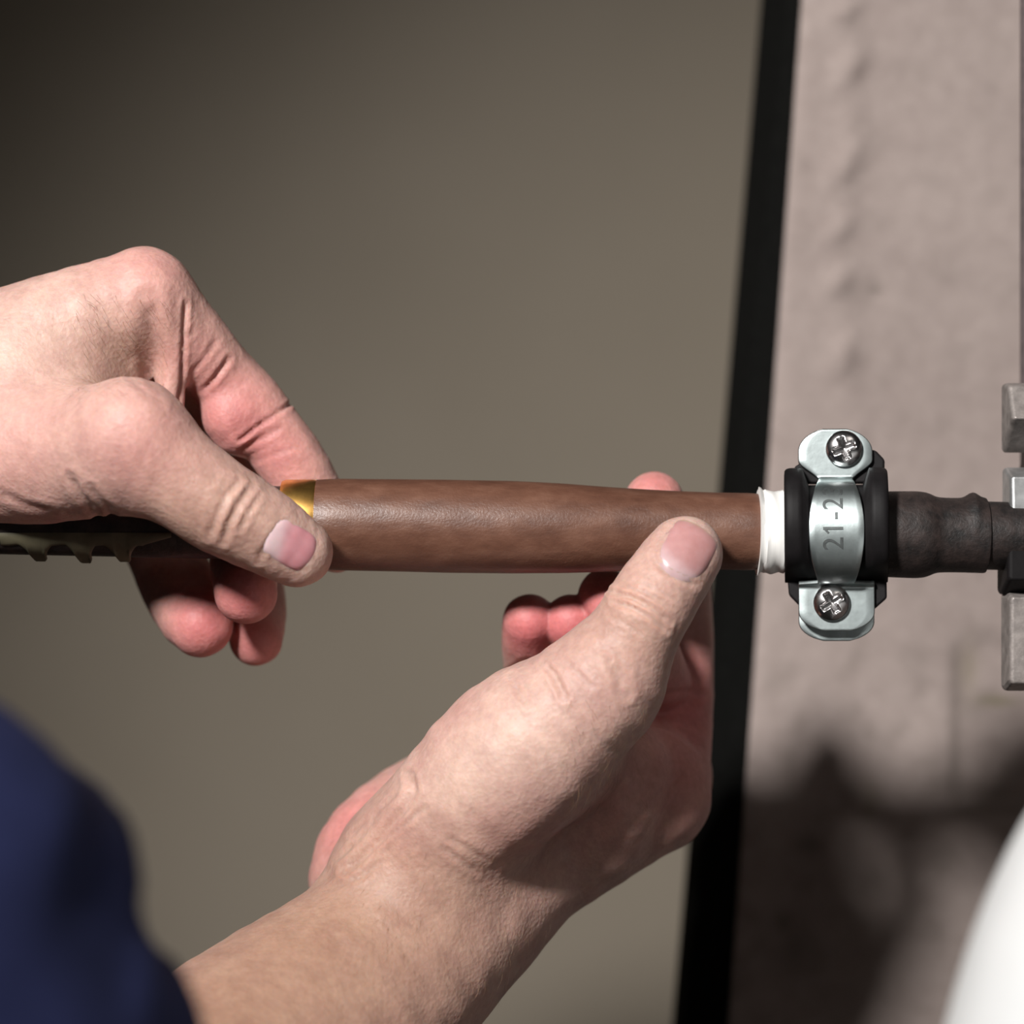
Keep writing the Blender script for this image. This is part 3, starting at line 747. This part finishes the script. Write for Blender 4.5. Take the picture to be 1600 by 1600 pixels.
# fingernails, laid on the thumbs' own surface
def nail(f, cx, cy, ang, hl, hw, y0, lun, pink, lcol, free=None):
    """ang: direction of the tip in the picture plane; hl/hw half length/width px"""
    u = np.array([math.cos(ang), -math.sin(ang)]); v = np.array([math.sin(ang), math.cos(ang)])   # picture axes, y down
    n = 33; V = np.zeros((n, n, 3)); A = np.zeros((n, n, 3)); B = np.zeros((n, n, 3))
    g = np.linspace(-1, 1, n); P2 = []
    for a in g:
        for b in g:
            # square to rounded shape
            x = a*math.sqrt(1-0.42*b*b); y = b*math.sqrt(1-0.30*a*a)
            P2.append((cx+u[0]*x*hl+v[0]*y*hw, cy+u[1]*x*hl+v[1]*y*hw))
    P2 = np.array(P2); yy = np.full(len(P2), float(y0))
    pos = lambda yy: np.stack([(P2[:, 0]-800)*(DIST+yy)/FPX, yy, (800-P2[:, 1])*(DIST+yy)/FPX], 1)
    for _ in range(60): yy = yy+np.clip(f(pos(yy)), -2, 2)*0.8
    p = pos(yy); e = 0.4
    nn = np.stack([f(p+np.eye(3)[i]*e)-f(p-np.eye(3)[i]*e) for i in range(3)], 1); nn /= np.linalg.norm(nn, axis=1, keepdims=True)
    a_, b_ = np.meshgrid(g, g, indexing='ij'); a_, b_ = a_.ravel(), b_.ravel()
    edge = np.clip((1-np.maximum(np.abs(a_), np.abs(b_)))/0.18, 0, 1)
    lift = -0.40+0.70*edge**0.7+0.18*np.clip(a_, 0, 1)
    p = p+nn*lift[:, None]
    G = p.reshape(n, n, 3)
    for _ in range(12): G[1:-1, 1:-1] = 0.5*G[1:-1, 1:-1]+0.125*(G[:-2, 1:-1]+G[2:, 1:-1]+G[1:-1, :-2]+G[1:-1, 2:])
    p = G.reshape(-1, 3)
    col = np.tile(np.array(pink), (len(p), 1))
    s = 1/(1+np.exp((a_-lun(b_))/0.10)); col = col*(1-s[:, None])+np.array(lcol)*s[:, None]
    if free: s = 1/(1+np.exp(-(a_-free)/0.04)); col = col*(1-s[:, None])+np.array((0.78, 0.66, 0.38))*s[:, None]
    o = mesh_from('fingernail', p, grid_faces(n, n).tolist(), M['nail'], body)
    o.data.transform(Matrix.Translation(Vector(body.location)-Vector(person.location)) @ Matrix.Identity(4)) if False else None
    recalc(o)
    ca = o.data.color_attributes.new('nail_tone', 'FLOAT_COLOR', 'POINT')
    c4 = np.ones((len(p), 4), np.float32); c4[:, :3] = col; ca.data.foreach_set('color', c4.ravel())
    return o
def place_world(o):
    """children of a part sit at the part's origin: shift the mesh by the thing's own place"""
    o.data.transform(Matrix.Translation(-Vector(o.parent.parent.location)))
n1 = nail(fL, 453, 851, math.radians(-30), 42, 36, -34, lambda b: -0.32+0.25*b, (0.60, 0.25, 0.285), (0.70, 0.54, 0.56)); place_world(n1)
n2 = nail(fR, 1074, 860, math.radians(58), 46, 45, -30, lambda b: -0.50-0.12*b, (0.43, 0.215, 0.205), (0.50, 0.37, 0.38), 0.94); place_world(n2)
for o in bpy.data.objects:
    if o.name.startswith('screw_shank'): place_world(o)

# fine hair on the backs of the hands
def hand_hair():
    rs = np.random.RandomState(3); V, F = [], []
    for (VV, box, dirs, n) in ((VL, (110, 262, 455, 625), (0.45, 0.0, -0.85), 260), (VR, (880, 1010, 1090, 1260), (0.15, 0.0, -0.95), 130), (VR, (560, 860, 1330, 1560), (-0.25, 0.0, -0.9), 110)):
        px, py = to_px(VV); N = normals(VV, FL if VV is VL else FR)
        c = np.nonzero((px > box[0]) & (px < box[1]) & (py > box[2]) & (py < box[3]) & (N[:, 1] < -0.25) & (VV[:, 1] < 12))[0]
        for q in rs.choice(c, min(n, len(c)), False):
            nn = N[q]; d = np.array(dirs)+rs.randn(3)*0.18; d -= nn*(d@nn); d /= np.linalg.norm(d); sd = np.cross(d, nn)
            L = 2.5+3.0*rs.rand(); r = 0.028; b = len(V)
            for k in range(4):
                t = k/3; p = VV[q]-nn*0.15+d*L*t+nn*(0.9*math.sin(2.2*t)); w_ = r*(1-0.8*t)
                V += [p+sd*w_, p-sd*w_, p+nn*w_*1.4]
            for k in range(3):
                for m in range(3): a = b+k*3+m; a2 = b+k*3+(m+1) % 3; F.append((a, a2, a2+3, a+3))
    o = mesh_from('hand_hair', V, F, M['hair'], person); o['kind'] = 'stuff'
hand_hair()

# navy work jacket: sleeves round both arms
def jacket_sdf(P):
    d = None
    def mmchain(pts, d, k):
        pts = [(np.array(p, float), r) for p, r in pts]
        for (a, ra), (b, rb) in zip(pts, pts[1:]):
            x = cone(P, a, b, ra, rb); d = x if d is None else smin(d, x, k)
        return d
    d = mmchain([((-106, -128, -166), 45), ((-112, -205, -148), 52), ((-120, -232, -94), 60), ((-146, -243, -86), 64), ((-205, -258, -140), 60), ((-330, -280, -120), 70), ((-420, -260, -70), 85), ((-480, -170, -60), 85), ((-470, -110, -35), 68), ((-395, -20, -38), 52), ((-300, 0, -4), 44)], None, 18)
    d = mmchain([((-440, -240, -110), 110), ((-470, -220, -330), 125)], d, 40)
    n = 2.2*np.sin(P[:, 0]*0.09+P[:, 2]*0.16)+1.8*np.sin(P[:, 2]*0.21-P[:, 1]*0.13+1)
    d = d+n*0.7
    d = d+4.5*np.exp(-((P[:, 0]+66+0.1*(P[:, 2]+72))/4.0)**2-((P[:, 2]+74)/14.0)**2)*(P[:, 1] < -180)
    # hollow at the cuffs
    return d
JV, JF = surface_nets(jacket_sdf, (-640, -400, -480), (-20, 70, 90), 5.0)
jk = mesh_from('jacket', JV, JF.tolist(), M['navy'], person)
